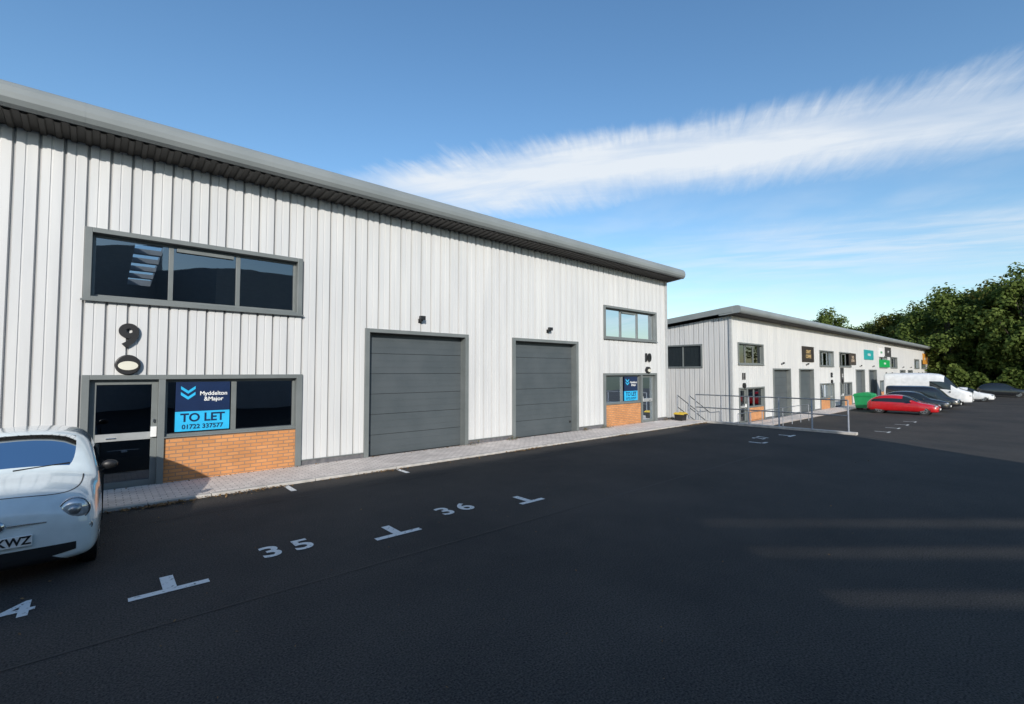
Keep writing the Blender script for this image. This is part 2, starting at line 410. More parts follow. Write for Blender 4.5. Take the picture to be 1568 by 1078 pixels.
    it.box(x0+.15,x1-.15,Y0+depth-.1,Y0+depth,zb+.02,zb+zt-1.2,'inner')
    for u in range(1,nunits): it.box(x0+W*u-.06,x0+W*u+.06,Y0+.3,Y0+depth-.1,zb+.02,zb+zt-1.4,'inner')
    it.box(x0+.15,x1-.15,Y0+4.4,Y0+4.5,zb+.02,zb+2.9,'inner')
    it.box(x0+.15,x1-.15,Y0+.35,Y0+4.5,zb+2.9,zb+3.1,'floor')
    it.make('interior',E)
    wall.make('wall_cladding',E); fl.make('flashings',E,bevel=.006); fr.make('window_frames',E,bevel=.004); gl.make('window_glass',E); rd.make('roller_shutter_doors',E); br.make('brick_panels',E); misc.make('fittings',E,bevel=.006)
    return E

Y1=11.65
X0=-1.105-2*W
B1=building('industrial_unit_building',X0,4,Y1,0,False,[(.75,1.45),(15.6,16.6)])
Y2=12.2; XB2=27.95
B2=building('industrial_unit_building',XB2,8,Y2,-DROP,False,[],endwin=True)

pv=MB(); pv.box(-24,20.2,Y1-1.5,Y1+.02,-.1,.045,'paver'); pv.make('pavement',bevel=.01)
kb=MB()
x=-24
while x<20.2:
    kb.box(x,x+.905,Y1-1.62,Y1-1.503,-.1,.05,'kerb'); x+=.915
kb.make('kerb',bevel=.012)
pv=MB(); pv.box(XB2-.3,112,Y2-1.5,Y2+.02,-DROP-.1,-DROP+.06,'paver'); pv.make('pavement',bevel=.01)
rw=MB()
rw.box(20.2,20.44,4.5,Y1+3,-1.1,.09,'kerb'); rw.make('retaining_wall',bevel=.015)

# ------------------------------------------------------------------ wall number + lamp discs
def number_sign(x,z,Y,body,sc=1):
    E=empty('unit_number_sign',(x,Y,z))
    text('digits',body,(x,Y-.045,z),.60*sc,'black',E,ext=.02,bold=.020,sx=1.05)
    E2=empty('wall_lamp',(x,Y,z-.54))
    mb=MB(); mb.cyl((x,Y,z-.54),(x,Y-.10,z-.54),.185*sc,.185*sc,'black',28); mb.make('lamp_body',E2,bevel=.01)
    mb=MB(); 
    pts=[]
    for i in range(24):
        t=2*math.pi*i/24; pts.append((x+.15*sc*math.cos(t),z-.555+.085*sc*math.sin(t)))
    mb.prism(pts,Y-.103,Y-.12,'y','cream'); mb.make('lamp_diffuser',E2)
number_sign(.44,2.92,Y1,'9'); number_sign(18.24,2.86,Y1,'10',.8)

def to_let(x0,x1,Y,z0,z1):
    E=empty('to_let_sign',((x0+x1)/2,Y,z0)); w=x1-x0; h=z1-z0
    mb=MB(); zc=z0+h*.40
    mb.box(x0,x1,Y,Y+.02,zc,z1,'navy'); mb.box(x0,x1,Y,Y+.02,z0,zc-.001,'cyan'); mb.make('board',E)
    mb=MB()
    for dz in (.86,.74):
        cx=x0+w*.22; cz=z0+h*dz; s=.13*w
        for sg in (-1,1):
            mb.poly([(cx,Y-.004,cz-.10*h),(cx+sg*s,Y-.004,cz-.005*h),(cx+sg*s,Y-.004,cz+.055*h),(cx,Y-.004,cz-.04*h)],'cyan')
    mb.make('logo',E)
    text('name_text','Myddelton\n&Major',(x0+w*.69,Y-.003,z0+h*.70),.115*w/.95,'white',E,ext=.001,bold=.002)
    text('let_text','TO LET',(x0+w*.5,Y-.003,z0+h*.265),.235*w/.95,'navy',E,ext=.001,bold=.006)
    text('phone_text','01722 337577',(x0+w*.5,Y-.003,z0+h*.085),.125*w/.95,'navy',E,ext=.001,bold=.003)
to_let(1.21,2.17,Y1+.05,1.03,2.04)
to_let(16.60,17.55,Y1+.05,1.03,2.04)

def bsign(x0,x1,z0,z1,c,c2=(.7,.7,.65),txt=None):
    key='s%d'%len(M); M[key]=flat('sign_'+key,c,.4); k2='t%d'%len(M); M[k2]=flat('signtext_'+k2,c2,.4)
    E=empty('business_sign',((x0+x1)/2,Y2,z0)); mb=MB(); mb.box(x0,x1,Y2-.06,Y2-.01,z0,z1,key); mb.make('board',E)
    if txt: text('lettering',txt,((x0+x1)/2,Y2-.065,(z0+z1)/2),(z1-z0)*.3,k2,E,ext=.002,bold=.01)
bsign(40.05,42.7,3.0,4.2,(.025,.018,.015),(.5,.35,.15),'CRAFT\nCOFFEE')
bsign(52.9,55.2,2.9,4.0,(.05,.04,.035),(.5,.4,.3),'TILES\nSTONE')
bsign(58.5,62.3,3.5,4.5,(.02,.30,.30),(.7,.7,.7),'MOTION')
bsign(64.8,67.2,3.9,4.9,(.7,.7,.7),(.02,.25,.08),'GREEN')
bsign(68.0,71.0,4.0,5.1,(.05,.05,.05),(.6,.6,.6),'GYM')
bsign(65.0,70.2,2.75,3.6,(.01,.32,.08),(.7,.7,.7),'SUPPLIES')
bsign(93,97,3.4,5.0,(.55,.25,.04),(.7,.7,.6),'AUTO')
bsign(99,103,3.4,5.0,(.50,.35,.12),(.1,.05,.05),'CAFE')
bsign(50.0,50.9,1.2,2.6,(.02,.02,.02),(.7,.7,.7),'12')
for i in range(8):
    L=XB2+W*i; xx=L+1.6 if i%2==0 else L+W-1.6
    E=empty('unit_number_sign',(xx,Y2,1.9)); text('digits',str(11+i),(xx,Y2-.04,1.95),.55,'black',E,ext=.02,bold=.018)
    mb=MB(); mb.cyl((xx,Y2,1.4),(xx,Y2-.1,1.4),.17,.17,'black',20); mb.make('lamp_body',E)

# ------------------------------------------------------------------ bay markings
mk=empty('parking_bay_markings',(0,6,0))
def tmark(x,y,left=.34,right=.34):
    mb=MB(); z=.006
    mb.poly([(x-left,y-.05,z),(x+right,y-.05,z),(x+right,y+.05,z),(x-left,y+.05,z)],'paint')
    mb.poly([(x-.06,y+.052,z),(x+.06,y+.052,z),(x+.06,y+.42,z),(x-.06,y+.42,z)],'paint')
    mb.make('tee_mark',mk)
tmark(-2.0,6.0); tmark(.63,6.04); tmark(3.20,6.0); tmark(5.70,5.97,.24,.30); tmark(15.75,5.95,0,.34); tmark(18.3,5.95,.3,.3)
for x in (2.85,5.25):
    mb=MB(); mb.poly([(x-.05,9.45,.006),(x+.05,9.45,.006),(x+.05,9.98,.006),(x-.05,9.98,.006)],'paint'); mb.make('bay_line',mk)
for x,s in ((-.70,'34'),(1.88,'35'),(4.46,'36'),(17.0,'27')):
    text('bay_number',s,(x,6.46,.006),.60,'paint',mk,rot=(0,0,0),ext=.001,bold=.012,spacing=1.4,sx=.90,sy=.90)
for x in (31,33.5,36,38.5):
    zz=-DROP+.006; mb=MB(); y=5.5
    mb.poly([(x-.3,y-.05,zz),(x+.3,y-.05,zz),(x+.3,y+.05,zz),(x-.3,y+.05,zz)],'paint'); mb.poly([(x-.05,y+.052,zz),(x+.05,y+.052,zz),(x+.05,y+.6,zz),(x-.05,y+.6,zz)],'paint'); mb.make('tee_mark',mk)
sm=MB()
sm.poly([(-8,5.28,.005),(14,5.20,.005),(14,5.225,.005),(-8,5.305,.005)],'seam')
sm.poly([(-8,8.93,.005),(18,8.90,.005),(18,8.92,.005),(-8,8.95,.005)],'seam')
sm.make('asphalt_joint')

# ------------------------------------------------------------------ railing
E=empty('handrail',(20.32,7,0)); mb=MB()
ysr=[4.75,5.9,7.05,8.2,9.35,10.5]
xr=20.32
for y in ysr: mb.cyl((xr,y,.08),(xr,y,1.22),.027,.027,'galv',10); mb.cyl((xr,y,.09),(xr,y,.10),.07,.07,'galv',10)
for z in (1.22,.66): mb.cyl((xr,4.75,z),(xr,10.5,z),.024,.024,'galv',10)
for k,y in enumerate((10.9,11.5)): 
    for j in range(4):
        mb.cyl((20.5+j*1.0,y+.0,-.9+.9*max(0,1-j/2)),(20.5+j*1.0,y,.25+.9*max(0,1-j/2)),.022,.022,'galv',8)
    for z in (1.15,.6):
        mb.cyl((20.5,y,z),(22.5,y,z-.9),.02,.02,'galv',8); mb.cyl((22.5,y,z-.9),(23.5,y,z-.9),.02,.02,'galv',8)
mb.make('rails',E,smooth=True)
E=empty('handrail',(30,9,-DROP)); mb=MB()
for i in range(8):
    x=24+i*1.5; mb.cyl((x,10.2,-DROP),(x,10.2,-DROP+1.05),.022,.022,'galv',8)
for z in (1.05,.55): mb.cyl((24,10.2,z-DROP),(34.5,10.2,z-DROP),.02,.02,'galv',8)
mb.make('rails',E,smooth=True)

E=empty('grit_bin',(20.0,11.0,.04)); mb=MB()
mb.prism([(10.85,.05),(11.15,.05),(11.2,.34),(10.8,.34)],19.7,20.05,'x','black'); mb.prism([(10.78,.342),(11.22,.342),(11.15,.40),(10.85,.39)],19.68,20.07,'x','yellow'); mb.make('bin_body',E,bevel=.02)
E=empty('waste_bin',(48,10,-DROP)); mb=MB(); z=-DROP
mb.prism([(9.6,z+.2),(10.5,z+.2),(10.62,z+1.15),(9.45,z+1.15)],47.3,48.7,'x','bin_green')
mb.prism([(9.40,z+1.16),(10.66,z+1.16),(10.6,z+1.3),(10.0,z+1.42),(9.45,z+1.3)],47.25,48.75,'x','bin_green')
for a in (47.45,48.5):
    for bb in (9.7,10.4): mb.cyl((a,bb,z+.1),(a+.06,bb,z+.1),.1,.1,'rubber',12)
mb.make('bin_body',E,bevel=.03)

# ------------------------------------------------------------------ vehicles
def vehicle(name, loc, st, paint, wheels, wr, glass_side, glass_front, glass_rear, W2, rz=0, extra=None, gk='cglass', pillar=False):
    E=empty(name,loc,rz)
    mb=MB(); rings=[]
    for s in st:
        y,w,zb,zm,zs,wg,zg_,wr_,zr,zc=s
        half=[(w*.88,zb),(w*.985,zb+.07),(w,zm),(w*.965,zs),(wg,zg_),(wr_,zr)]
        ring=[(0,y,zb)]+[(a,y,b) for a,b in half]+[(0,y,zc)]+[(-a,y,b) for a,b in reversed(half)]
        i=len(mb.v); mb.v+=ring; rings.append(list(range(i,i+14)))
    for j in range(len(rings)-1):
        a,b=rings[j],rings[j+1]
        for i in range(14):
            q=[a[i],a[(i+1)%14],b[(i+1)%14],b[i]]
            seg=i if i<7 else 13-i
            k=paint
            if seg==4 and glass_side[0]<=j<glass_side[1]: k=gk
            if seg==6 and (glass_front[0]<=j<glass_front[1] or glass_rear[0]<=j<glass_rear[1]): k=gk
            if seg==5 and glass_front[0]<=j<glass_front[1] and not pillar: k=gk
            if seg==0: k='black'
            mb.f.append(q); mb.m.append(mb.mi(k))
    mb.f.append(rings[0][::-1]); mb.m.append(mb.mi(paint)); mb.f.append(rings[-1]); mb.m.append(mb.mi(paint))
    body=mb.make('body',E,smooth=True,inv=False,subsurf=2)
    wm=MB()
    for y in wheels:
        for sg in (-1,1):
            x=sg*W2
            wm.cyl((x-sg*.10,y,wr+.03),(x+sg*.012,y,wr+.03),wr+.055,wr+.055,'black',28)
            wm.cyl((x-sg*.16,y,wr),(x+sg*.02,y,wr),wr,wr,'rubber',28)
            wm.cyl((x+sg*.02,y,wr),(x+sg*.035,y,wr),wr*.93,wr*.80,'rubber',28)
            wm.cyl((x+sg*.036,y,wr),(x+sg*.042,y,wr),wr*.66,wr*.64,'alloy',24)
            for q in range(5):
                t=2*math.pi*q/5+.3
                wm.cyl((x+sg*.043,y+wr*.42*math.cos(t),wr+wr*.42*math.sin(t)),(x+sg*.045,y+wr*.42*math.cos(t),wr+wr*.42*math.sin(t)),wr*.14,wr*.14,'black',10)
    wm.make('wheels',E,inv=False)
    if extra: extra(E,body)
    return E
def ell(mb,c,r,k,nu=20,nv=10):
    i0=len(mb.v)
    for a in range(nv+1):
        th=math.pi*a/nv
        for b in range(nu):
            ph=2*math.pi*b/nu
            mb.v.append((c[0]+r[0]*math.sin(th)*math.cos(ph),c[1]+r[1]*math.cos(th),c[2]+r[2]*math.sin(th)*math.sin(ph)))
    for a in range(nv):
        for b in range(nu):
            mb.f.append([i0+a*nu+b,i0+a*nu+(b+1)%nu,i0+(a+1)*nu+(b+1)%nu,i0+(a+1)*nu+b]); mb.m.append(mb.mi(k))
# hood points kept on one smooth arc: (wg,zg) and (wr,zr) follow a parabola up to the centre
def arc(y,w,zb,zm,zs,zc):
    f=lambda t: zs+(zc-zs)*(1-t*t)**.75
    return (y,w,zb,zm,zs,w*.74,f(.76),w*.42,f(.43),zc)
small=[arc(0.0,.56,.27,.42,.60,.735),arc(.035,.69,.21,.42,.68,.81),arc(.14,.775,.18,.45,.79,.93),arc(.40,.805,.18,.5,.87,1.005),
 arc(.80,.815,.18,.5,.93,1.065),(.87,.82,.18,.5,.935,.745,1.02,.60,1.075,1.105),(1.18,.822,.18,.5,.94,.73,1.18,.645,1.30,1.335),(1.46,.822,.18,.5,.95,.71,1.25,.625,1.455,1.49),(1.54,.822,.18,.5,.95,.705,1.26,.61,1.475,1.51),
 (2.3,.822,.18,.5,.955,.70,1.27,.60,1.485,1.525),(2.95,.82,.18,.5,.955,.68,1.22,.57,1.41,1.45),(3.25,.80,.18,.5,.93,.65,1.1,.53,1.22,1.26),(3.45,.75,.2,.5,.87,.6,.95,.44,.99,1.01),(3.55,.6,.28,.5,.75,.42,.8,.3,.82,.83)]
def wrapped(name,pts,w,E,body,k='black',axis='z'):
    """thin strip laid on the bodywork"""
    mb=MB()
    P=[Vector(p) for p in pts]
    up=Vector((0,0,1)) if axis=='z' else Vector((0,1,0))
    L=[];Rr=[]
    for i,p in enumerate(P):
        t=(P[min(i+1,len(P)-1)]-P[max(i-1,0)]).normalized(); n=t.cross(up).normalized()*w/2
        L.append(p-n); Rr.append(p+n)
    i0=0
    mb.v=[tuple(q) for ab in zip(L,Rr) for q in ab]
    for i in range(len(P)-1): mb.f.append([2*i,2*i+1,2*i+3,2*i+2]); mb.m.append(mb.mi(k))
    o=mb.make(name,E,inv=False)
    sw=o.modifiers.new('wrap','SHRINKWRAP'); sw.target=body; sw.wrap_method='PROJECT'; sw.offset=.003
    sw.use_project_x=False; sw.use_project_y=(axis=='y'); sw.use_project_z=(axis=='z'); sw.use_negative_direction=(axis=='z'); sw.use_positive_direction=(axis=='y')
    return o
def disc_y(mb,cx,cz,rx,rz,y,k,tilt=0,n=28,rin=0):
    pts=[]
    for i in range(n):
        t=2*math.pi*i/n; pts.append((cx+rx*math.cos(t),y,cz+rz*math.sin(t)))
    if rin==0: mb.poly(pts,k)
    else:
        inn=[(cx+(p[0]-cx)*rin,y,cz+(p[2]-cz)*rin) for p in pts]
        for i in range(n): mb.poly([pts[i],pts[(i+1)%n],inn[(i+1)%n],inn[i]],k)
def small_extra(E,body):
    # bonnet shut line
    pts=[]
    for i in range(41):
        t=-1+2*i/40; x=.63*math.sin(t*math.pi/2) if abs(t)<1 else .63*t
        pts.append((x,.17+.62*(abs(t)**4.0),1.6))
    wrapped('bonnet_line',pts,.011,E,body)
    # bumper crease
    pts=[(-.72+1.44*i/30,-1,.60-.02*abs(-1+2*i/30)) for i in range(31)]
    # lower grille laid on the bumper
    mb=MB(); n=24
    for i in range(n):
        xa=-.60+1.20*i/n; xb=-.60+1.20*(i+1)/n
        h=lambda x: (.115-.05*(abs(x)/.60)**2); cz=lambda x:.325+.03*(abs(x)/.6)**2
        for q in range(3):
            za=lambda x: cz(x)-h(x)/1.6+q*h(x)*1.25/3; zb_=lambda x: za(x)+h(x)*1.25/3
            mb.poly([(xa,-1,za(xa)),(xb,-1,za(xb)),(xb,-1,zb_(xb)),(xa,-1,zb_(xa))],'black')
    g=mb.make('lower_grille',E,inv=False)
    sw=g.modifiers.new('wrap','SHRINKWRAP'); sw.target=body; sw.wrap_method='PROJECT'; sw.use_project_y=True; sw.use_project_x=False; sw.use_project_z=False; sw.use_positive_direction=True; sw.offset=.006
    mb=MB()
    for sg in (-1,1):
        ell(mb,(sg*.575,.075,.735),(.118,.055,.122),'lens',28,12); ell(mb,(sg*.575,.045,.735),(.06,.045,.06),'alloy')
        ell(mb,(sg*.655,.10,.535),(.066,.04,.066),'lens',20,10)
    mb.make('headlamps',E,inv=False,smooth=True)
    mb=MB()
    for sg in (-1,1):
        for (cx,cy,cz,r,th) in ((sg*.575,.072,.735,.124,.012),(sg*.655,.095,.535,.070,.007)):
            for i in range(28):
                t=2*math.pi*i/28; t2=2*math.pi*(i+1)/28
                mb.cyl((cx+r*math.cos(t),cy,cz+r*math.sin(t)),(cx+r*math.cos(t2),cy,cz+r*math.sin(t2)),th,th,'chrome',8,False)
        mb.cyl((sg*.07,-.012,.665),(sg*.36,.01,.65),.013,.008,'chrome',8)
    ell(mb,(0,-.0,.665),(.06,.03,.06),'chrome')
    mb.make('chrome_trim',E,inv=False,smooth=True)
    mb=MB(); mb.box(-.26,.26,-.035,-.012,.445,.555,'white'); mb.make('number_plate',E,inv=False,bevel=.004)
    text('plate_text','HJ12 KWZ',(0,-.038,.50),.115,'black',E,ext=.001,bold=.003,inv=False,sx=.95)
    mb=MB()
    for sg in (-1,1):
        ell(mb,(sg*.88,1.16,1.03),(.085,.045,.06),'black')
        mb.cyl((sg*.74,1.14,.98),(sg*.85,1.16,1.01),.025,.025,'black')
    mb.make('mirrors',E,inv=False,smooth=True)
    mb=MB()
    for x0,x1 in ((-.45,.0),(.02,.50)): mb.cyl((x0,.86,1.10),(x1,.94,1.13),.009,.006,'black',6)
    mb.make('wipers',E,inv=False)
    mb=MB()
    mb.box(-.70,.70,.95,3.2,.25,.86,'black')
    mb.box(-.62,.62,1.0,1.35,.862,.98,'black')
    for x in (-.33,.33):
        ell(mb,(x,1.95,.95),(.22,.09,.30),'seat'); ell(mb,(x,2.0,1.28),(.12,.06,.09),'seat')
        ell(mb,(x,2.85,.95),(.25,.09,.22),'seat')
    for i in range(24):
        t=2*math.pi*i/24; t2=2*math.pi*(i+1)/24
        mb.cyl((.33+.18*math.cos(t),1.42,.98+.17*math.sin(t)),(.33+.18*math.cos(t2),1.42,.98+.17*math.sin(t2)),.014,.014,'black',6,False)
    ell(mb,(0,1.38,1.36),(.11,.02,.035),'black'); mb.box(.40,.50,1.10,1.104,1.10,1.2,'white')
    mb.make('interior',E,inv=False,smooth=False)
    mb=MB()
    for sg in (-1,1):
        mb.box(sg*.81,sg*.828,1.28,1.288,.28,.9,'black'); mb.box(sg*.81,sg*.828,2.45,2.458,.28,.9,'black'); mb.box(sg*.81,sg*.835,2.2,2.36,.80,.825,'chrome')
    mb.make('door_lines',E,inv=False)
vehicle('parked_car',(-.72,7.08,0),small,'carwhite',(.66,2.92),.29,(6,11),(5,7),(10,12),.755,extra=small_extra,gk='sglass',pillar=True)

hatch=[(0,.5,.3,.42,.55,.4,.62,.2,.64,.65),(.05,.68,.22,.42,.62,.5,.68,.3,.70,.71),(.3,.82,.2,.45,.72,.66,.77,.4,.79,.80),(1.0,.87,.2,.5,.82,.74,.88,.5,.91,.93),(1.1,.87,.2,.5,.83,.75,.90,.55,.94,.96),(1.5,.87,.2,.5,.85,.70,1.12,.58,1.2,1.24),
 (1.95,.87,.2,.5,.87,.67,1.16,.56,1.38,1.42),(2.7,.87,.2,.5,.90,.66,1.18,.56,1.41,1.45),(3.5,.87,.2,.5,.92,.65,1.14,.54,1.33,1.37),(3.9,.84,.2,.5,.92,.64,1.02,.5,1.1,1.13),(4.1,.78,.25,.5,.85,.55,.9,.4,.92,.94),(4.2,.6,.3,.5,.7,.45,.75,.3,.77,.78)]
def gen_extra(paint,z=.66,w=.62):
    def f(E,body):
        mb=MB()
        for sg in (-1,1):
            ell(mb,(sg*w,.14,z),(.17,.10,.08),'lens'); 
            ell(mb,(sg*.96,1.5,z+.32),(.1,.06,.08),paint)
        mb.make('lamps_mirrors',E,inv=False,smooth=True)
        mb=MB(); mb.box(-.45,.45,-.01,.1,.3,.46,'black'); mb.box(-.26,.26,-.03,-.012,.40,.51,'white'); mb.make('grille_plate',E,inv=False)
    return f
vehicle('parked_car',(45.5,5.1,-DROP),hatch,'carred',(.8,3.4),.32,(5,9),(4,6),(8,10),.80,extra=gen_extra('carred'))
def sc(st,L,wf,hf,): 
    return [(s[0]*L,s[1]*wf)+tuple(q for q in (s[2],s[3]*hf,s[4]*hf))+(s[5]*wf,s[6]*hf,s[7]*wf,s[8]*hf,s[9]*hf) for s in st]
van=[(0,.6,.3,.6,.85,.5,.95,.3,.98,1.0),(.06,.8,.25,.6,.95,.65,1.02,.4,1.06,1.08),(.5,.95,.22,.6,1.12,.85,1.2,.6,1.26,1.28),(.9,.98,.22,.6,1.2,.88,1.3,.66,1.36,1.4),(1.3,.98,.22,.6,1.25,.88,1.75,.78,1.95,2.0),(1.75,.98,.22,.6,1.3,.88,1.95,.80,2.4,2.46),
 (2.1,.98,.22,.6,1.3,.9,1.95,.82,2.55,2.62),(2.8,.98,.22,.6,1.3,.92,1.95,.84,2.6,2.68),(2.9,.98,.22,.6,1.3,.92,1.95,.84,2.6,2.68),(5.8,.98,.22,.6,1.3,.92,1.95,.84,2.6,2.68),(5.93,.97,.25,.6,1.3,.9,1.95,.8,2.55,2.62),(5.95,.9,.3,.6,1.3,.82,1.9,.7,2.4,2.45)]
vehicle('parked_van',(62,4.6,-DROP),sc(van,1.1,1.0,1.14),'vanwhite',(1.0,5.0),.36,(4,7),(3,5),(99,99),.90,extra=gen_extra('black',.9,.7))
vehicle('parked_van',(54.5,4.8,-DROP),sc(van,.82,.95,.72),'carblack',(.85,3.85),.33,(4,8),(3,5),(9,11),.86,extra=gen_extra('carblack',.75,.66))
vehicle('parked_car',(70.5,3.6,-DROP),sc(hatch,1.0,1,1.05),'vanwhite',(.8,3.4),.32,(5,9),(4,6),(8,10),.80,extra=gen_extra('vanwhite'))
vehicle('parked_car',(50.2,5.0,-DROP),sc(hatch,1.05,1.03,1.1),'carblack',(.85,3.5),.34,(5,9),(4,6),(8,10),.82,extra=gen_extra('carblack'))
vehicle('parked_car',(85,1.4,-DROP),sc(hatch,1.08,1.05,1.25),'carblack',(.85,3.6),.36,(5,9),(4,6),(8,10),.84,extra=gen_extra('carblack'))

# ------------------------------------------------------------------ trees
def treemesh(seed,leaf,h=16.0,r=6.2):
    rnd=random.Random(seed); mb=MB()
    top=h*.55
    mb.cyl((0,0,-.3),(.2,.1,top*.5),.38,.27,'bark',10,False); mb.cyl((.2,.1,top*.5),(.1,.3,top*1.3),.27,.10,'bark',10,False)
    cents=[]
    for i in range(125):
        while True:
            p=Vector((rnd.uniform(-1,1),rnd.uniform(-1,1),rnd.uniform(-1,1)))
            if .25<p.length<1: break
        p=p.normalized()*(p.length**.5)
        zz=h*.53+p.z*h*.45
        rr=r*(1-.25*max(0,p.z))*(1-.1*max(0,-p.z))*rnd.uniform(.75,1.12)
        cents.append((Vector((p.x*rr,p.y*rr,min(h,zz*rnd.uniform(.94,1.04)))),rnd.uniform(.8,1.8)))
    for i in range(14):
        c,_=cents[rnd.randrange(len(cents))]
        s=Vector((.15,.1,rnd.uniform(.25,.8)*top)); mb.cyl(s,s+(c-s)*.85,.13,.03,'bark',6,False)
    for c,s in cents:
        for q in range(105):
            d=Vector((rnd.gauss(0,1),rnd.gauss(0,1),rnd.gauss(0,.75)))
            d=d.normalized()*s*(rnd.random()**.4)
            p=c+d; a=Vector((rnd.gauss(0,1),rnd.gauss(0,1),rnd.gauss(0,1))).normalized()
            n=(d.normalized()*1.0+Vector((0,0,.4))+a*.6).normalized(); a=n.orthogonal().normalized(); b=n.cross(a)
            t=rnd.uniform(0,6.28); a2=a*math.cos(t)+b*math.sin(t); b2=n.cross(a2)
            z=rnd.uniform(.15,.30)
            mb.poly([p-a2*z,p-b2*z*.7,p+a2*z,p+b2*z*.7],leaf)
    me=mb.make('tmp'); m_=me.data; bpy.data.objects.remove(me); return m_
TM=[treemesh(1,'leaf'),treemesh(2,'leaf2'),treemesh(3,'leaf')]
tr=[(100,9.5,15.3,6.5),(106,5.5,16.4,7),(97,1.5,16.6,6.5),(104,-3,17,7),(112,0,18,7),(118,15.5,15.2,6.5),(116,10,16.2,6.5),(121,20.5,14.2,6.5),(126,26,12.3,6),(126,33,16.2,6),(124,5,18,7),(118,-6,18,7),(130,24,13,7),(94,-6,15,6),(113,12,13,6),(108,9,10,6),(124,17,13,6),(101,5,9,5)]
for i,(x,y,h,r) in enumerate(tr):
    o=bpy.data.objects.new('broadleaf_tree',TM[i%3]); COL.objects.link(o); o.location=(x,y,-DROP-.1); o.rotation_euler=(0,0,i*1.7)
    o.scale=(r/6.2,r/6.2,(h+DROP)/16.0)
def hedge():
    rnd=random.Random(11); mb=MB()
    for i in range(16000):
        x=rnd.uniform(91.5,94.5)+rnd.uniform(0,1.5); y=rnd.uniform(-14,9.5); top=3.0+.8*math.sin(y*.9)+.5*math.sin(y*2.3)
        z=-DROP+rnd.uniform(0,1)**.6*top; n=Vector((rnd.gauss(0,1)-.8,rnd.gauss(0,1),rnd.gauss(0,1)+.3)).normalized(); a=n.orthogonal().normalized(); b=n.cross(a); s=rnd.uniform(.14,.28); p=Vector((x,y,z))
        mb.poly([p-a*s,p-b*s,p+a*s,p+b*s],'leaf')
    mb.make('hedge')
hedge()

def litter():
    rnd=random.Random(5); mb=MB()
    def lf(x,y,z,s,k):
        n=Vector((rnd.gauss(0,.4),rnd.gauss(0,.4),1)).normalized(); a=n.orthogonal().normalized(); b=n.cross(a); t=rnd.uniform(0,6.28)
        a,b=a*math.cos(t)+b*math.sin(t),b*math.cos(t)-a*math.sin(t); p=Vector((x,y,z))
        mb.poly([p-a*s,p-b*s*.6,p+a*s,p+b*s*.6],k)
    for i in range(620): lf(rnd.uniform(-3,19.5),9.98-abs(rnd.gauss(0,.10)),.018,rnd.uniform(.012,.03),'leafbrown')
    for cx,w,n in ((.9,.35,260),(2.4,.3,110),(9.4,.5,160),(5.0,.2,60),(14.0,.3,110),(19.3,.7,260)):
        for i in range(n): lf(cx+rnd.gauss(0,w),9.96-abs(rnd.gauss(0,.08)),rnd.uniform(.015,.04),rnd.uniform(.015,.035),'leafbrown')
    for i in range(400): lf(rnd.uniform(-3,20),11.60-abs(rnd.gauss(0,.05)),.055,rnd.uniform(.012,.028),'leafbrown')
    for cx in (8.6,10.1,13.8,15,19.4,19.9,20.1):
        for i in range(80): lf(cx+rnd.gauss(0,.14),11.5-abs(rnd.gauss(0,.07)),.05+rnd.random()*.12,rnd.uniform(.015,.03),'weed' if rnd.random()<.5 else 'leafbrown')
    for i in range(300): lf(rnd.uniform(-3,18),rnd.uniform(1.5,9.9),.014,rnd.uniform(.008,.02),'leafbrown')
    mb.make('leaf_litter')
litter()

# ------------------------------------------------------------------ buildings across the yard (behind the camera) and added streak screen
HB=8.55
E=empty('warehouse_building',(-20,-12,0)); mb=MB()
mb.prism([(-45,-9),(-1.5,-9.2),(-5.6,-15.4),(-45,-15.4)],-.2,HB,'z','brown')
mb.make('walls',E)
E=empty('warehouse_building',(6,-12,0)); mb=MB()
mb.prism([(5.2,-9),(11,-9),(7,-15),(1.3,-15)],-.2,HB,'z','brown')
mb.make('walls',E)
E=empty('light_streak_screen',(0,-11,0)); mb=MB()
s0,s1=4.6,11.0; k=8.0
def SP(s): return (-.661*k+.75*s, -.75*k-.661*s)
def band(z0,z1,z2=None,z3=None):
    a=SP(s0); b_=SP(s1)
    mb.poly([(a[0],a[1],z0),(b_[0],b_[1],z2 if z2 else z0),(b_[0],b_[1],z3 if z3 else z1),(a[0],a[1],z1)],'brown')
# unseen screen added behind the camera; tapered gaps throw sun streaks on asphalt
band(-.2,4.93,None,4.86); band(4.97,5.39,4.99,5.33); band(5.43,5.84,5.47,5.78); band(5.865,8.5,5.90,10.3)
mb.make('panels',E)

# ------------------------------------------------------------------ light
EL=R(21); lx,ly=.55,.835
sd=bpy.data.lights.new('sun','SUN'); sd.energy=4.6; sd.angle=R(.6); sd.color=(1,.945,.865)
so=bpy.data.objects.new('sun',sd); COL.objects.link(so)
d=Vector((lx*math.cos(EL),ly*math.cos(EL),-math.sin(EL))); so.rotation_euler=d.to_track_quat('-Z','Y').to_euler(); so.location=(-10,-20,30)

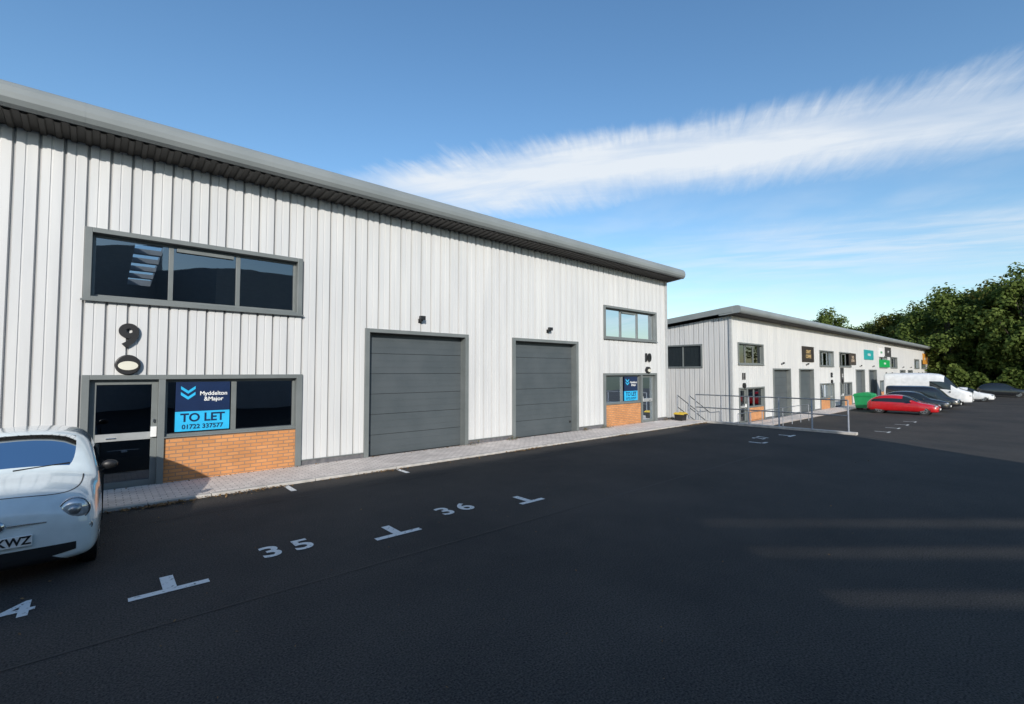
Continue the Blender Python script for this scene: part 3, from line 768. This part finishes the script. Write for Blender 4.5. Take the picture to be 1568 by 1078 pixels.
w=bpy.data.worlds.new('World'); scene.world=w; w.use_nodes=True; nt=w.node_tree
bg=nt.nodes['Background']; bg.inputs['Strength'].default_value=.15
sky=nt.nodes.new('ShaderNodeTexSky'); sky.sky_type='NISHITA'; sky.sun_disc=False; sky.sun_elevation=EL; sky.sun_rotation=math.atan2(-lx,-ly)%(2*math.pi)
sky.air_density=1.15; sky.dust_density=.5; sky.ozone_density=2.5
hs=nt.nodes.new('ShaderNodeHueSaturation'); hs.inputs['Saturation'].default_value=1.15; hs.inputs['Value'].default_value=1.2
nt.links.new(sky.outputs[0],hs.inputs['Color'])
tc=nt.nodes.new('ShaderNodeTexCoord'); sp=nt.nodes.new('ShaderNodeSeparateXYZ'); nt.links.new(tc.outputs['Generated'],sp.inputs[0])
def mth(op,a,b=None,c=None,clamp=False):
    n=nt.nodes.new('ShaderNodeMath'); n.operation=op; n.use_clamp=clamp
    for i,q in enumerate((a,b,c)):
        if q is None: continue
        if isinstance(q,(int,float)): n.inputs[i].default_value=q
        else: nt.links.new(q,n.inputs[i])
    return n.outputs[0]
zc=mth('MAXIMUM',sp.outputs['Z'],.03)
px=mth('DIVIDE',sp.outputs['X'],zc); py=mth('DIVIDE',sp.outputs['Y'],zc)
n_=mth('ADD',mth('MULTIPLY',px,.874),mth('MULTIPLY',py,.486))
m_=mth('SUBTRACT',mth('MULTIPLY',px,.486),mth('MULTIPLY',py,.874))
def noise(sx,sy,scale,det=8,rough=.6,dist=0,off=0):
    cb=nt.nodes.new('ShaderNodeCombineXYZ'); nt.links.new(mth('MULTIPLY',n_,sx),cb.inputs[0]); nt.links.new(mth('MULTIPLY',m_,sy),cb.inputs[1]); cb.inputs[2].default_value=off
    t=nt.nodes.new('ShaderNodeTexNoise'); t.inputs['Scale'].default_value=scale; t.inputs['Detail'].default_value=det; t.inputs['Roughness'].default_value=rough; t.inputs['Distortion'].default_value=dist
    nt.links.new(cb.outputs[0],t.inputs['Vector']); return t.outputs['Fac']
def sms(v,a,b):
    n=nt.nodes.new('ShaderNodeMapRange'); n.interpolation_type='SMOOTHSTEP'; n.inputs['From Min'].default_value=a; n.inputs['From Max'].default_value=b
    nt.links.new(v,n.inputs['Value']); return n.outputs[0]
big=noise(1,1,1.3,4,.5,.2); fine=noise(1,1.5,4,8,.6,.4,3.0); wisp=noise(2.2,.7,1.6,7,.55,.3,7.0); fil=noise(.8,4.5,4.5,7,.6,.5,11.0)
nw=mth('ADD',n_,mth('MULTIPLY',mth('SUBTRACT',big,.5),.35))
nw=mth('ADD',nw,mth('MULTIPLY',mth('SUBTRACT',fine,.5),.16))
nw=mth('ADD',nw,mth('MULTIPLY',mth('SUBTRACT',fil,.5),.22))
b1=mth('MULTIPLY',sms(nw,1.86,2.18),mth('SUBTRACT',1,sms(nw,2.36,2.95)))
b1=mth('MULTIPLY',b1,sms(m_,-1.95,-1.0))
b1=mth('MULTIPLY',b1,mth('SUBTRACT',1.15,mth('MULTIPLY',sms(m_,-.2,1.6),.35)))
b1=mth('MULTIPLY',b1,mth('ADD',.55,mth('MULTIPLY',sms(wisp,.25,.7),.55)),clamp=True)
b2=mth('MULTIPLY',sms(nw,3.2,4.1),mth('SUBTRACT',1,sms(nw,4.5,6.4)))
b2=mth('MULTIPLY',b2,sms(m_,-2.0,1.8)); b2=mth('MULTIPLY',b2,mth('MULTIPLY',sms(wisp,.25,.75),.65))
b3=mth('MULTIPLY',sms(nw,2.4,3.4),mth('MULTIPLY',sms(big,.35,.75),.25))
cl=mth('MULTIPLY',mth('MAXIMUM',mth('MAXIMUM',b1,b2),b3),.90,clamp=True)
cl=mth('MULTIPLY',cl,sms(sp.outputs['Z'],.02,.15))
mix=nt.nodes.new('ShaderNodeMix'); mix.data_type='RGBA'
mix.inputs['B'].default_value=(5.7,6.0,6.3,1)
nt.links.new(cl,mix.inputs['Factor']); nt.links.new(hs.outputs[0],mix.inputs['A']); nt.links.new(mix.outputs['Result'],bg.inputs['Color'])
